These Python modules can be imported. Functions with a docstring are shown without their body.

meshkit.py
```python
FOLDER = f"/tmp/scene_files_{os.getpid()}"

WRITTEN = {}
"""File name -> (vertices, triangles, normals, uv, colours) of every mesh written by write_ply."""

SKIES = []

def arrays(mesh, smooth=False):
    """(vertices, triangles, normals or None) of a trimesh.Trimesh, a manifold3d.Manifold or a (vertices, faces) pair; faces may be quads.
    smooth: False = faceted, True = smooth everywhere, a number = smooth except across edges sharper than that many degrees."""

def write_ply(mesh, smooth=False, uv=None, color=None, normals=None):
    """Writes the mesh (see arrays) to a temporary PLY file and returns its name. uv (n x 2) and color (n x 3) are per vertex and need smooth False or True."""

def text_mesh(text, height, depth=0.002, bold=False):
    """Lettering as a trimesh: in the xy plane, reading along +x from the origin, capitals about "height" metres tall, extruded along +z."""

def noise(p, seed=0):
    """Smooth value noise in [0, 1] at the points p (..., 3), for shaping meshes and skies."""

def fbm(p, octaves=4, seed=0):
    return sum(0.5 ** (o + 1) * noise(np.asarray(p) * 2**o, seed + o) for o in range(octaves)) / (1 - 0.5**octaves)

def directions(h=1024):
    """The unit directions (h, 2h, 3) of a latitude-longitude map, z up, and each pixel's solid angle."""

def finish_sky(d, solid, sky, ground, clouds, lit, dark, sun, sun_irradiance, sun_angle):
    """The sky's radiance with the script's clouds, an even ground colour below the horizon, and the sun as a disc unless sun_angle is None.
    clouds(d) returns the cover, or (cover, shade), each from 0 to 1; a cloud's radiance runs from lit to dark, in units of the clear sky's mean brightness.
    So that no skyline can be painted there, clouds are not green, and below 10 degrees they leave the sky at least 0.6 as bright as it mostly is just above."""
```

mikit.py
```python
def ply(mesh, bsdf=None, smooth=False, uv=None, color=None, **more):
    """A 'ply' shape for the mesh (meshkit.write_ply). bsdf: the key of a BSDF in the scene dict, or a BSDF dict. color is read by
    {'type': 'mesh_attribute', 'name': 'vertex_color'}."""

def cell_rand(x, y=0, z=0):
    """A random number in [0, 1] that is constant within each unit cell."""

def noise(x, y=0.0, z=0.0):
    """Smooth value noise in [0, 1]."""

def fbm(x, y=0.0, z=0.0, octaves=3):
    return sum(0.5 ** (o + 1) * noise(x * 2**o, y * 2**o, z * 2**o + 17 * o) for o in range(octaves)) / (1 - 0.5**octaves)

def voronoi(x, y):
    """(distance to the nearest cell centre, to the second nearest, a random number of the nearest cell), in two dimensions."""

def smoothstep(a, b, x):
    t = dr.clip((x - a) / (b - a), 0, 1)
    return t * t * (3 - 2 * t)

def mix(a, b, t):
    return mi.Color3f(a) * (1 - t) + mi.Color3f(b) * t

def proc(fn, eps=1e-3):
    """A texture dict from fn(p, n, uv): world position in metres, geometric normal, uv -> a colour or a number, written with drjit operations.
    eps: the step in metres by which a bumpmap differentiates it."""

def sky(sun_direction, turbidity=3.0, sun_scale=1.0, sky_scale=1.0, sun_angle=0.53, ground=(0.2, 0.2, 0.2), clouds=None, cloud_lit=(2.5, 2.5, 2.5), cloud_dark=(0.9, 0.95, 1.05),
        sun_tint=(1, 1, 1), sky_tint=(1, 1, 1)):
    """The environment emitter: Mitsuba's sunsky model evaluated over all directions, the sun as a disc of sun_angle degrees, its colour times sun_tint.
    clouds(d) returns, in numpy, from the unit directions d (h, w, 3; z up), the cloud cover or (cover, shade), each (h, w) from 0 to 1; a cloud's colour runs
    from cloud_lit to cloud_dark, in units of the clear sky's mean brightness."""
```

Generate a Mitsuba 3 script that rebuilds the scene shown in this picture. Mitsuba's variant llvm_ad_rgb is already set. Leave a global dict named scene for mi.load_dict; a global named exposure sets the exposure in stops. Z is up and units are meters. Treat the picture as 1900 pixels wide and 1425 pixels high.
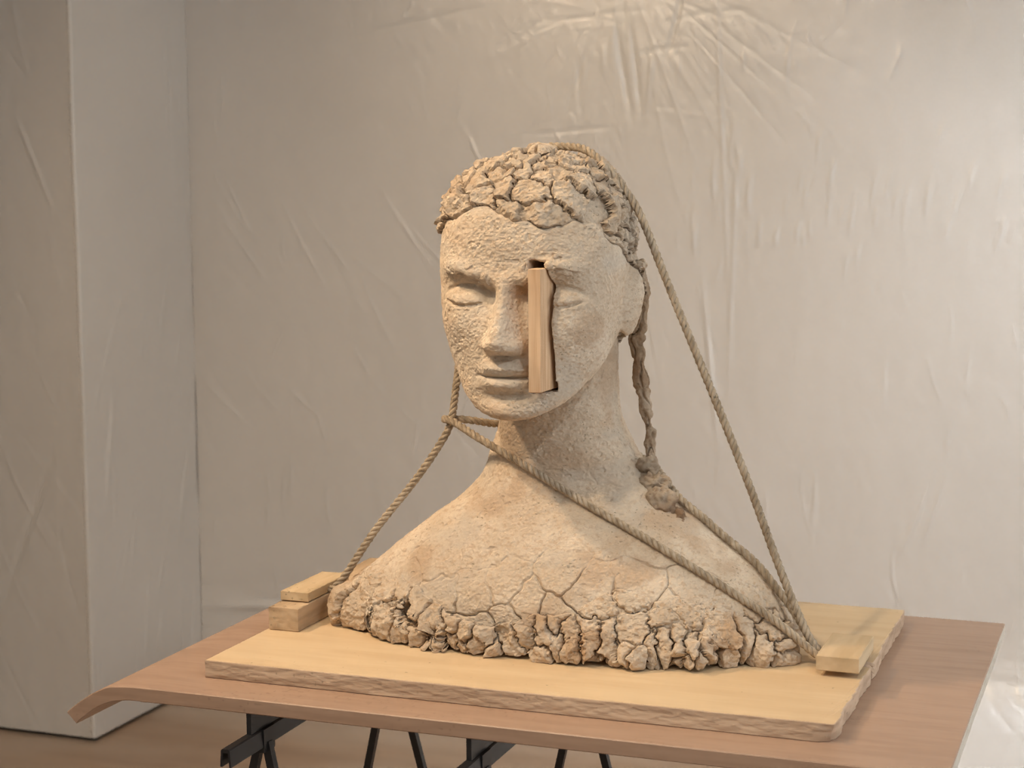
import math
import numpy as np, trimesh, shapely
from shapely.geometry import Polygon
from scipy.spatial import cKDTree
from scipy.interpolate import CubicSpline, PchipInterpolator
import drjit as dr
import mitsuba as mi
import mikit, meshkit
from mikit import proc
from meshkit import fbm, noise

scene, labels = {}, {}
T = mi.ScalarTransform4f
RNG = np.random.default_rng(7)

# ------------------------------------------------------------------ camera
FPX, PITCH, ROLL, YAW = 3259.8, 0.118, 0.0067, -0.3572
EYE = np.array([1.5445, -2.3262, 1.55])
fw = np.array([math.sin(YAW) * math.cos(PITCH), math.cos(YAW) * math.cos(PITCH), -math.sin(PITCH)])
rt = np.array([math.cos(YAW), -math.sin(YAW), 0.0])
dn = np.cross(fw, rt)
rt, dn = math.cos(ROLL) * rt + math.sin(ROLL) * dn, -math.sin(ROLL) * rt + math.cos(ROLL) * dn
M = np.eye(4)
M[:3, 0], M[:3, 1], M[:3, 2], M[:3, 3] = -rt, -dn, fw, EYE
scene['camera'] = {'type': 'thinlens', 'fov': 2 * math.degrees(math.atan(950 / FPX)), 'fov_axis': 'x', 'to_world': T(M.tolist()),
                   'aperture_radius': 0.0055, 'focus_distance': 2.82, 'near_clip': 0.05, 'far_clip': 100.0}
exposure = 0.6

# ------------------------------------------------------------------ light from out of view: unseen window and can lamps, added fill panels
def rgb(*v): return {'type': 'rgb', 'value': list(v)}
UNSEEN_WINDOW_RADIANCE = (0.7, 0.78, 0.84)  # unseen window at the right, placed to give cool side light
FILL_PANEL_RADIANCE = (5.7, 5.6, 5.35)
KEY_RADIANCE = (600, 480, 340)  # unseen lamp in front, placed to light face and chest
LEFT_RADIANCE = (880, 630, 395)  # unseen lamp high at the left, for the warm shoulder and board
WALL_RADIANCE = (430, 340, 240)  # out-of-view lamp placed to make the warm spot high on the wall
COOL_RADIANCE = (310, 330, 345)  # unseen lamp front right, placed for the cooler right side
BACK_RADIANCE = (190, 142, 90)  # lamp out of view behind, casting base shadows to the front left
WASH_RADIANCE = (1360, 1360, 1370)  # out-of-view lamp placed to brighten the right of the back wall
KEY_AT, LEFT_AT, COOL_AT, BACK_AT, WASH_AT = (0.0, -0.95, 2.80), (-0.75, -0.22, 2.88), (2.2, -1.2, 3.0), (1.45, 1.35, 3.0), (1.75, 1.0, 3.05)


# ------------------------------------------------------------------ helpers
def put(key, mesh, bsdf, smooth=False, label=None, cat=None, group=None, kind=None, **more):
    k, n = key, 0
    while k in scene:
        n += 1
        k = f'{key}_{n:03d}'
    scene[k] = mikit.ply(mesh, bsdf, smooth, **more)
    tag(k, label, cat, group, kind)
    return k


def tag(k, label=None, cat=None, group=None, kind=None):
    d = {a: b for a, b in (('label', label), ('category', cat), ('group', group), ('kind', kind)) if b}
    if d:
        labels[k] = d


def box(x0, x1, y0, y1, z0, z1):
    m = trimesh.creation.box((x1 - x0, y1 - y0, z1 - z0))
    m.apply_translation(((x0 + x1) / 2, (y0 + y1) / 2, (z0 + z1) / 2))
    return m


def sstep(a, b, x):
    t = np.clip((x - a) / (b - a), 0, 1)
    return t * t * (3 - 2 * t)


def gauss(x, s): return np.exp(-(x / s) ** 2)


# ------------------------------------------------------------------ materials
def wood(light, dark, sx, sy, sz, spot=0.0, seed=0.0):
    """grain stretched along the axis with the smallest scale"""
    def fn(p, n, uv):
        g = mikit.fbm(p.x * sx + seed, p.y * sy, p.z * sz, octaves=4)
        b = mikit.fbm(p.x * 5 + seed, p.y * 5, p.z * 5 + 3, octaves=2)
        c = mikit.mix(dark, light, mikit.smoothstep(0.25, 0.7, g * 0.75 + b * 0.25))
        if spot:
            s = mikit.smoothstep(0.80, 0.9, mikit.noise(p.x * 160, p.y * 160, p.z * 160)) * mikit.smoothstep(0.5, 0.75, mikit.noise(p.x * 9 + 5, p.y * 9, p.z * 9))
            c = c * (1 - spot * s)
        return c
    return proc(fn)


def grain_bump(sx, sy, sz):
    return proc(lambda p, n, uv: mikit.fbm(p.x * sx, p.y * sy, p.z * sz, octaves=3), eps=8e-4)


def material(key, color, rough=0.6, spec=0.4, bump=None, scale=0.001, **more):
    b = {'type': 'principled', 'base_color': color if isinstance(color, dict) else rgb(*color), 'roughness': rough, 'specular': spec, **more}
    if bump is not None:
        b = {'type': 'bumpmap', 'arbitrary': bump, 'scale': scale, 'bsdf': b}
    scene[key] = {'type': 'twosided', 'bsdf': b}


def clay_fn(base, pale, brown, grey):
    def fn(p, n, uv):
        a = mikit.fbm(p.x * 7, p.y * 7, p.z * 7, octaves=4)
        b = mikit.fbm(p.x * 23 + 9, p.y * 23, p.z * 23, octaves=3)
        d = mikit.fbm(p.x * 13 + 40, p.y * 13, p.z * 13, octaves=3)
        c = mikit.mix(base, pale, mikit.smoothstep(0.42, 0.68, a * 0.6 + b * 0.4))
        c = mikit.mix(c, brown, 0.75 * mikit.smoothstep(0.55, 0.72, d))
        q = mikit.fbm(p.x * 170 + 3, p.y * 170, p.z * 170, octaves=3)
        c = mikit.mix(c, brown, 0.55 * mikit.smoothstep(0.52, 0.70, q)) * (0.90 + 0.2 * mikit.fbm(p.x * 420, p.y * 420, p.z * 420, octaves=2))
        c = mikit.mix(c, grey, 0.5 * mikit.smoothstep(0.52, 0.7, mikit.fbm(p.x * 11 - 20, p.y * 11, p.z * 17, octaves=3)))
        s = mikit.smoothstep(0.80, 0.88, mikit.noise(p.x * 300 + 3 * mikit.noise(p.x * 90, p.y * 90, p.z * 90), p.y * 300, p.z * 300)) * mikit.smoothstep(0.46, 0.62, mikit.fbm(p.x * 15 + 7, p.y * 15, p.z * 15, octaves=2))
        return c * (1 - 0.4 * s)
    return proc(fn)


def clay_bump(p, n, uv):
    return 0.5 * mikit.fbm(p.x * 90, p.y * 90, p.z * 90, octaves=2) + mikit.fbm(p.x * 330, p.y * 330, p.z * 330, octaves=3)


material('clay', clay_fn((0.535, 0.435, 0.325), (0.63, 0.535, 0.42), (0.46, 0.34, 0.235), (0.50, 0.445, 0.37)), 0.9, 0.15, proc(clay_bump, 8e-4), 0.0032)
material('clay_rim', clay_fn((0.51, 0.405, 0.295), (0.61, 0.505, 0.385), (0.43, 0.285, 0.17), (0.43, 0.385, 0.325)), 0.9, 0.15, proc(clay_bump, 8e-4), 0.0045)
material('clay_crown', clay_fn((0.465, 0.37, 0.27), (0.57, 0.475, 0.365), (0.36, 0.25, 0.16), (0.42, 0.365, 0.30)), 0.9, 0.15, proc(clay_bump, 8e-4), 0.0045)
material('clay_braid', clay_fn((0.31, 0.225, 0.15), (0.43, 0.34, 0.25), (0.22, 0.135, 0.08), (0.31, 0.265, 0.21)), 0.9, 0.12, proc(clay_bump, 8e-4), 0.003)
material('board_wood', wood((0.60, 0.455, 0.285), (0.545, 0.395, 0.235), 5, 40, 60, 0.3), 0.6, 0.35, grain_bump(12, 90, 90), 0.0012)
material('board_edge', wood((0.54, 0.405, 0.29), (0.39, 0.275, 0.19), 9, 30, 90, 0.25, 3.0), 0.8, 0.2, grain_bump(60, 60, 160), 0.003)
material('block_wood', wood((0.50, 0.37, 0.24), (0.30, 0.205, 0.125), 60, 9, 60, 0.5, 7.0), 0.75, 0.2, grain_bump(120, 30, 120), 0.003)
material('plank_wood', wood((0.56, 0.43, 0.275), (0.46, 0.335, 0.195), 40, 6, 40, 0.4, 12.0), 0.7, 0.25, grain_bump(90, 20, 90), 0.0015)
material('slat_wood', wood((0.66, 0.46, 0.29), (0.46, 0.27, 0.14), 150, 150, 7, 0.3, 20.0), 0.7, 0.25, grain_bump(220, 220, 14), 0.0012)
material('table_wood', wood((0.365, 0.243, 0.172), (0.325, 0.210, 0.145), 8, 60, 90, 0.15, 31.0), 0.42, 0.45, grain_bump(14, 90, 90), 0.0005)
material('table_core', wood((0.52, 0.47, 0.40), (0.44, 0.39, 0.32), 90, 30, 120, 0.4, 41.0), 0.85, 0.2, grain_bump(90, 90, 90), 0.002)
material('rope_fibre', wood((0.47, 0.39, 0.29), (0.27, 0.21, 0.145), 160, 160, 60, 0.5, 51.0), 0.9, 0.15, grain_bump(500, 500, 300), 0.001)
material('black_steel', (0.012, 0.012, 0.013), 0.42, 0.5)
material('lamp_steel', (0.05, 0.05, 0.05), 0.5, 0.5)
material('room_paint', (0.62, 0.59, 0.55), 0.8, 0.3)
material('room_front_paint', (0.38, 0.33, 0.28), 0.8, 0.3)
material('gap_shade', (0.03, 0.027, 0.025), 0.8, 0.2)  # shade of the gap under the pier, put into the colour


def film_bump(p, n, uv):
    u = p.x + p.y
    a = mikit.fbm(u * 34 + 4 * mikit.noise(u * 3, p.z * 3), p.z * 5, 0.0, octaves=3)
    b = mikit.fbm(u * 9, p.z * 26, 5.0, octaves=3)
    c = mikit.fbm(u * 60 + p.z * 38, p.z * 12 - u * 9, 9.0, octaves=2)
    return a * 0.55 + b * 0.25 + c * 0.35


film = lambda a, b: proc(lambda p, n, uv: mikit.mix(a, b, mikit.fbm((p.x + p.y) * 2.0, p.z * 1.6, 2.0, octaves=3)))
material('film', film((0.545, 0.525, 0.495), (0.61, 0.59, 0.56)), 0.30, 0.8, proc(film_bump, 1.5e-3), 0.0030, clearcoat=0.4, clearcoat_gloss=0.5)
material('film_pier', film((0.535, 0.51, 0.475), (0.59, 0.565, 0.525)), 0.32, 0.6, proc(film_bump, 1.5e-3), 0.0030, clearcoat=0.4, clearcoat_gloss=0.5)


def floor_fn(p, n, uv):
    g = mikit.fbm(p.x * 2.2 + 3, p.y * 14, 0.0, octaves=3)
    w = mikit.smoothstep(0.35, 0.7, mikit.fbm(p.x * 1.3, p.y * 2.4 + 8, 1.0, octaves=3))
    return mikit.mix(mikit.mix((0.24, 0.155, 0.10), (0.33, 0.235, 0.165), g), (0.40, 0.335, 0.275), 0.55 * w)


material('floor_film', proc(floor_fn), 0.38, 0.5, proc(lambda p, n, uv: mikit.fbm(p.x * 5, p.y * 17, 0.0, octaves=4), 2e-3), 0.016)

# ------------------------------------------------------------------ the room; side and front walls and ceiling unseen, closing it for bounced light
XL, XR, YF, YB, ZC = -3.2, 2.75, -4.6, 2.28, 3.3
put('floor', box(XL, XR, YF, YB, -0.05, 0.0), 'floor_film', label='brown wooden floor under crumpled clear plastic', kind='structure')
put('wall_back', box(XL, XR, YB + 0.002, YB + 0.15, 0, ZC), 'room_paint', label='pale back wall behind the plastic sheeting', kind='structure')
put('wall_left', box(XL - 0.15, XL, YF, YB, 0, ZC), 'room_paint', kind='structure', label='plain pale side wall out of view, closing the room for bounced light')
put('wall_front', box(XL, XR, YF - 0.15, YF, 0, ZC), 'room_front_paint', kind='structure', label='plain wall facing the sculpture, out of view, closing the room for bounced light')
put('ceiling', box(XL, XR, YF, YB, ZC, ZC + 0.1), 'room_paint', kind='structure', label='plain pale ceiling out of view, bouncing light into the room')
WY0, WY1, WZ0, WZ1 = -2.0, 1.9, 0.35, 2.5
wr = trimesh.util.concatenate([box(XR, XR + 0.15, YF, WY0, 0, ZC), box(XR, XR + 0.15, WY1, YB, 0, ZC), box(XR, XR + 0.15, WY0, WY1, 0, WZ0), box(XR, XR + 0.15, WY0, WY1, WZ1, ZC)])
put('wall_right', wr, 'room_paint', kind='structure', label='side wall out of view at the right, holding the unseen window')
fr = trimesh.util.concatenate([box(XR + 0.0, XR + 0.05, WY0 + i * (WY1 - WY0) / 3 - 0.025, WY0 + i * (WY1 - WY0) / 3 + 0.025, WZ0, WZ1) for i in range(4)])
pane = box(XR + 0.06, XR + 0.07, WY0, WY1, WZ0, WZ1)
k = put('unseen_window_1', pane, 'room_paint', kind='structure', label='unseen frosted window at the right, out of view, lighting the right side coolly')
scene[k]['emitter'] = {'type': 'area', 'radiance': rgb(*UNSEEN_WINDOW_RADIANCE)}
put('unseen_window_1__window_frame', fr, 'lamp_steel')
for i, (px, py) in enumerate(((-1.2, -2.6), (1.2, -2.6))):  # fill panels added overhead, out of view
    k = put('added_ceiling_panel', box(px - 0.6, px + 0.6, py - 0.3, py + 0.3, ZC - 0.03, ZC - 0.001), 'room_paint', kind='structure', label='flat ceiling panel added out of view as fill light for the room')
    scene[k]['emitter'] = {'type': 'area', 'radiance': rgb(*FILL_PANEL_RADIANCE)}


def lamp(at, aim, radiance, radius, label, deep=0.07):
    """an unseen can lamp on a rod, out of view: the lens gives the light, the can shades it"""
    at, aim = np.array(at, float), np.array(aim, float)
    d = (aim - at) / np.linalg.norm(aim - at)
    R = trimesh.geometry.align_vectors([0, 0, 1], d)
    R[:3, 3] = at
    n, r0, r1, L0, L1 = 24, radius * 1.12, radius * 1.2, -0.14, deep
    prof = np.array([[0.0, L0], [r0 * 0.7, L0], [r1, L0 + 0.05], [r1, L1], [r0, L1], [r0, 0.0], [0.0, -0.004]])
    can = trimesh.creation.revolve(prof, sections=n)
    can.apply_transform(R)
    key = 'unseen_spot_lamp'
    i = 0
    while key + '__can' in scene:
        i += 1
        key = f'unseen_spot_lamp_{i:03d}'
    put(key + '__can', can, 'lamp_steel')
    lens = trimesh.creation.cylinder(radius, 0.004, sections=n)
    lens.apply_transform(R)
    k = put(key + '__lens', lens, 'room_paint')
    scene[k]['emitter'] = {'type': 'area', 'radiance': rgb(*radiance)}
    rod = trimesh.creation.cylinder(0.008, segment=[at - d * 0.1, [*(at - d * 0.1)[:2], ZC]], sections=8)
    put(key + '__rod', rod, 'lamp_steel')
    tag(key, label, 'lamp')


lamp(KEY_AT, (0.62, 0.35, 1.10), KEY_RADIANCE, 0.05, 'unseen warm can lamp in front, out of view, lighting the face and chest')
lamp(LEFT_AT, (0.40, 0.60, 1.10), LEFT_RADIANCE, 0.05, 'unseen warm can lamp at the left, out of view, lighting left shoulder and board', 0.05)
lamp(COOL_AT, (0.62, 0.35, 1.05), COOL_RADIANCE, 0.05, 'unseen white can lamp at the right, out of view, lighting the right cheek')
lamp(BACK_AT, (0.55, 0.25, 0.9), BACK_RADIANCE, 0.045, 'unseen can lamp behind the sculpture, out of view, lighting bust and board from behind', 0.12)
lamp((0.12, 1.50, 3.15), (0.10, 2.28, 2.12), WALL_RADIANCE, 0.04, 'unseen small warm can lamp, out of view, lighting the top of the back wall', 0.10)
lamp(WASH_AT, (1.45, 2.28, 0.6), WASH_RADIANCE, 0.05, 'unseen white can lamp, out of view, washing the right part of the back wall', 0.13)

# ------------------------------------------------------------------ plastic sheeting
PX0, PY0 = -1.19, 1.683            # the pier's corner


def ridges(U, Vv, items):
    """sum of slim folds: (u, v, angle from vertical, half length, width, height, bend)"""
    H = np.zeros_like(U)
    for (u, v, a, L, w, h, bend) in items:
        R = L + 4 * w
        i0, i1 = np.searchsorted(Vv[:, 0], [v - R, v + R])
        j0, j1 = np.searchsorted(U[0], [u - R, u + R])
        if i1 <= i0 or j1 <= j0:
            continue
        x, y = U[i0:i1, j0:j1] - u, Vv[i0:i1, j0:j1] - v
        s = x * math.sin(a) + y * math.cos(a)
        t = x * math.cos(a) - y * math.sin(a) - bend * (s / L) ** 2 * L
        H[i0:i1, j0:j1] += h * np.exp(-(t / w) ** 2) * np.clip(1 - (s / L) ** 2, 0, 1) ** 1.5
    return H


def sheet(u0, u1, v0, v1, step, items, seed):
    um = 1.4 if u0 < 0 < u1 else u1
    us = np.r_[np.arange(u0, um - step / 2, step * 0.72), np.arange(um, u1, 0.02), u1]
    vs = np.r_[np.arange(v0, min(v1, 2.15), step), np.arange(2.15, v1, 0.02), v1]
    U, Vv = np.meshgrid(us, vs)
    P = np.stack([U, Vv, np.zeros_like(U)], -1)
    H = 0.010 + 0.005 * fbm(P * [2.2, 1.5, 1], 3, seed) + ridges(U, Vv, items)
    H += 0.0012 * fbm(P * [30, 6, 1] + 2 * fbm(P * 4, 2, seed + 5)[..., None], 3, seed + 1)
    n0, n1 = U.shape
    idx = np.arange(n0 * n1).reshape(n0, n1)
    F = np.stack([idx[:-1, :-1], idx[:-1, 1:], idx[1:, 1:], idx[1:, :-1]], -1).reshape(-1, 4)
    return U.ravel(), Vv.ravel(), H.ravel(), F


g = np.random.default_rng(3)
items = []
for _ in range(420):      # thin loose creases everywhere
    items.append((g.uniform(-1.2, 2.2), g.uniform(0.2, 2.3), g.normal(0.05, 0.22), g.uniform(0.02, 0.12), g.uniform(0.0032, 0.0055), g.normal(0.0006, 0.0010), g.uniform(-0.2, 0.2)))
for _ in range(95):       # band of short upright whiskers at the right
    u = g.uniform(0.30, 1.9)
    items.append((u, 1.50 - 0.08 * u + g.normal(0, 0.07), 0.05 + 0.28 * (u - 0.3), g.uniform(0.03, 0.08), g.uniform(0.004, 0.0055), g.uniform(0.0012, 0.0034), 0.12))
for _ in range(34):       # long soft folds fanning out from the pin at the top
    a = g.normal(0.0, 0.55)
    L = g.uniform(0.08, 0.4)
    r = L + g.uniform(0.02, 0.25)
    items.append((0.15 - r * math.sin(-a), 2.14 - r * math.cos(a), -a, L, g.uniform(0.004, 0.007), g.choice([-1, 1]) * g.uniform(0.0004, 0.0014), g.uniform(-0.1, 0.1)))
for _ in range(60):       # slanting folds low at the left
    items.append((g.uniform(-1.1, 0.1), g.uniform(0.75, 1.45), g.uniform(-0.95, -0.45), g.uniform(0.05, 0.2), g.uniform(0.0035, 0.006), g.uniform(-0.001, 0.002), 0.05))
for _ in range(30):       # level creases under the pin
    items.append((g.uniform(-0.3, 0.5), g.uniform(1.7, 2.05), 1.57 + g.normal(0, 0.2), g.uniform(0.05, 0.25), g.uniform(0.004, 0.006), g.uniform(-0.0014, 0.0008), 0.1))
for (u, v, a, L, w, h) in ((0.155, 1.83, -0.17, 0.17, 0.009, -0.0065), (0.19, 1.84, -0.12, 0.15, 0.007, -0.0055), (0.10, 1.86, 0.0, 0.05, 0.006, 0.003), (0.23, 1.80, 0.1, 0.10, 0.006, 0.0035),
                           (0.30, 1.95, 0.25, 0.12, 0.007, -0.004), (0.03, 1.80, 0.0, 0.09, 0.006, -0.003), (0.0, 1.67, 1.5, 0.16, 0.005, -0.002), (0.43, 1.62, -0.05, 0.55, 0.006, 0.003),
                           (0.46, 1.30, 0.03, 0.45, 0.006, 0.003), (0.40, 1.05, -0.1, 0.3, 0.007, 0.0045), (0.2, 1.25, -0.2, 0.35, 0.005, -0.002), (0.95, 0.65, 0.35, 0.16, 0.006, 0.003), (1.0, 0.68, 0.3, 0.13, 0.006, 0.003),
                           (-0.5, 1.97, 1.4, 0.35, 0.008, -0.002), (-0.9, 0.27, 1.5, 0.35, 0.012, 0.008)):
    items.append((u, v, a, L, w, h, 0.0))
U, Vv, H, F = sheet(PX0 + 0.003, 2.4, 0.0, 2.5, 0.0052, items, 11)
foot = 0.30 * np.clip((0.34 - Vv) / 0.34, 0, 1) ** 2.2 * sstep(0.72, 1.02, U)       # the sheet sweeps out over the floor at the foot of the wall
P = np.stack([U, Vv, 0 * U], -1)
H = H + foot + 0.016 * (fbm(P * [1.6, 22, 1], 3, 77) - 0.4) * sstep(0.5, 0.12, Vv)
put('plastic_sheet', (np.stack([U, YB - 0.001 - H, np.maximum(Vv, 0.003)], -1), F[:, ::-1]), 'film', True, 'wide crinkled translucent plastic sheet hanging over the pale back wall', 'plastic sheet')

# the boxed pier at the left with its own sheeting on two sides
put('wall_left_pier', box(XL, PX0 - 0.012, PY0 + 0.012, YB, 0.02, ZC), 'room_paint', kind='structure', label='boxed pier standing out from the wall at the left')
put('pier_gap_shade', box(XL, PX0 - 0.02, PY0 + 0.02, YB, 0.0, 0.022), 'gap_shade', kind='structure', label='dark strip painted as the shade in the gap under the pier')  # dark strip standing in for the shade below the pier
items = []
for _ in range(60):
    items.append((g.uniform(-1.75, -1.2), g.uniform(0.1, 2.2), g.uniform(-0.9, 0.1), g.uniform(0.05, 0.25), g.uniform(0.0035, 0.006), g.uniform(-0.0015, 0.0018), 0.1))
for q in ((-1.40, 0.55, 0.4, 0.4, 0.010, -0.006, 0.0), (-1.42, 1.22, 1.2, 0.15, 0.006, -0.004, 0.0), (-1.32, 1.60, -0.4, 0.16, 0.006, 0.004, 0.0)):
    items.append(q)
U, Vv, H, F = sheet(-1.9, PX0, 0.012, 2.5, 0.008, items, 21)
put('plastic_sheet', (np.stack([U, PY0 + 0.012 - H, Vv], -1), F[:, ::-1]), 'film_pier', True, 'narrow pinkish plastic sheet on the front of the pier at the far left', 'plastic sheet')
items = []
for _ in range(70):
    items.append((g.uniform(PY0, YB), g.uniform(0.1, 1.15), g.normal(0.15, 0.15), g.uniform(0.08, 0.3), g.uniform(0.004, 0.007), g.uniform(-0.0012, 0.0040), 0.05))
for _ in range(40):
    items.append((g.uniform(PY0, YB), g.uniform(1.1, 2.2), g.uniform(-1.2, -0.5), g.uniform(0.06, 0.25), g.uniform(0.004, 0.006), g.uniform(-0.0016, 0.001), 0.2))
for i in range(10):
    items.append((YB - 0.02 - 0.012 * i, g.uniform(1.5, 2.2), 0.0, g.uniform(0.15, 0.6), 0.005, 0.004, 0.0))
U, Vv, H, F = sheet(PY0, YB - 0.004, 0.012, 2.5, 0.008, items, 31)
put('plastic_sheet', (np.stack([PX0 - 0.012 + H, U, Vv], -1), F), 'film_pier', True, 'greenish grey plastic sheet on the side of the pier at the left', 'plastic sheet')

zs = np.linspace(0.014, 2.5, 120)
fold = np.stack([PX0 - 0.004 + 0.003 * (noise(np.c_[zs * 3, 0 * zs, 0 * zs], 3) - 0.5), PY0 + 0.004 + 0.003 * (noise(np.c_[zs * 3, 0 * zs, 0 * zs], 4) - 0.5), zs], 1)
th = np.linspace(0, 2 * math.pi, 14, endpoint=False)
fv = (fold[:, None] + 0.0075 * np.stack([np.cos(th), np.sin(th), 0 * th], 1)[None]).reshape(-1, 3)
fi = np.arange(len(fv)).reshape(len(zs), 14)
put('plastic_sheet_002__folded_corner', (fv, np.stack([fi[:-1], np.roll(fi, -1, 1)[:-1], np.roll(fi, -1, 1)[1:], fi[1:]], -1).reshape(-1, 4)), 'film_pier', True)

# ------------------------------------------------------------------ the work table
TW, TD, TZ, TT = 1.295, 0.853, 0.75, 0.0235
cx = np.array([-0.100, -0.088, -0.064, -0.039, -0.012, 0.03, 0.09, 0.2])
cz = np.array([0.690, 0.701, 0.719, 0.7345, 0.7455, 0.7495, 0.75, 0.75])
curl = PchipInterpolator(cx, cz)
sx_ = np.concatenate([np.linspace(-0.093, 0.2, 34), np.linspace(0.23, TW, 30)])
top = np.stack([sx_, np.where(sx_ < 0.2, curl(np.clip(sx_, -0.1, 0.2)), TZ)], 1)
tan = np.gradient(top, axis=0)
tan /= np.linalg.norm(tan, axis=1, keepdims=True)
chip = 0.004 * (fbm(np.stack([sx_ * 60, 0 * sx_, 0 * sx_], 1), 2, 5) - 0.5) * sstep(0.1, 0.0, sx_)
bot = top + np.stack([tan[:, 1], -tan[:, 0]], 1) * (TT + chip[:, None])
bev = 0.0016
ring = np.vstack([top[:1] + tan[:1] * 0 + [[0.0, 0.0]], top[1:-1], [[TW - bev, TZ]], [[TW, TZ - bev]], [[TW, TZ - TT + bev]], [[TW - bev, TZ - TT]], bot[::-1][1:]])
ys = np.concatenate([[0.0, bev], np.linspace(0.03, TD - 0.03, 24), [TD - bev, TD]])
cen = ring.mean(0)
rows = []
for i, y in enumerate(ys):
    r = ring.copy()
    if i in (0, len(ys) - 1):                      # rounded arris front and back
        n_top = len(top) + 1
        r[:n_top, 1] -= bev
        r[n_top + 1:, 1] += bev
    w = 0.0022 * (fbm(np.stack([0 * r[:, 0] + y * 9, 0 * r[:, 0], 0 * r[:, 0]], 1), 2, 9) - 0.5) * (r[:, 0] > TW - 0.01)
    rows.append(np.stack([r[:, 0] + w, np.full(len(r), y), r[:, 1]], 1))
m = len(ring)
V = np.vstack(rows)
q = []
for i in range(len(ys) - 1):
    a = np.arange(m) + i * m
    b = np.roll(a, -1)
    q.append(np.stack([a, b, b + m, a + m], 1))
q = np.vstack(q)
side = trimesh.Trimesh(V, np.vstack([q[:, [0, 1, 2]], q[:, [0, 2, 3]]]), process=False)
nt = len(top)
capf = []
for base in (0, (len(ys) - 1) * m):
    idx_top = list(range(nt))
    idx_bot = [m - 1 - i for i in range(nt - 1)]
    for i in range(nt - 2):
        a, b, c, d = base + i, base + i + 1, base + idx_bot[i + 1], base + idx_bot[i]
        capf += [[a, d, c], [a, c, b]] if base == 0 else [[a, c, d], [a, b, c]]
    e = [base + nt - 2, base + nt - 1, base + nt, base + nt + 1, base + nt + 2, base + nt + 3]
    last = base + idx_bot[nt - 2]
    ee = [base + j for j in range(nt - 2, m - nt + 2)]
    for i in range(1, len(ee) - 1):
        capf.append([ee[0], ee[i + 1], ee[i]] if base == 0 else [ee[0], ee[i], ee[i + 1]])
slab = trimesh.Trimesh(V, np.vstack([side.faces, capf]), process=False)
trimesh.repair.fix_normals(slab)
cent, nrm = slab.triangles_center, slab.face_normals
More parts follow.
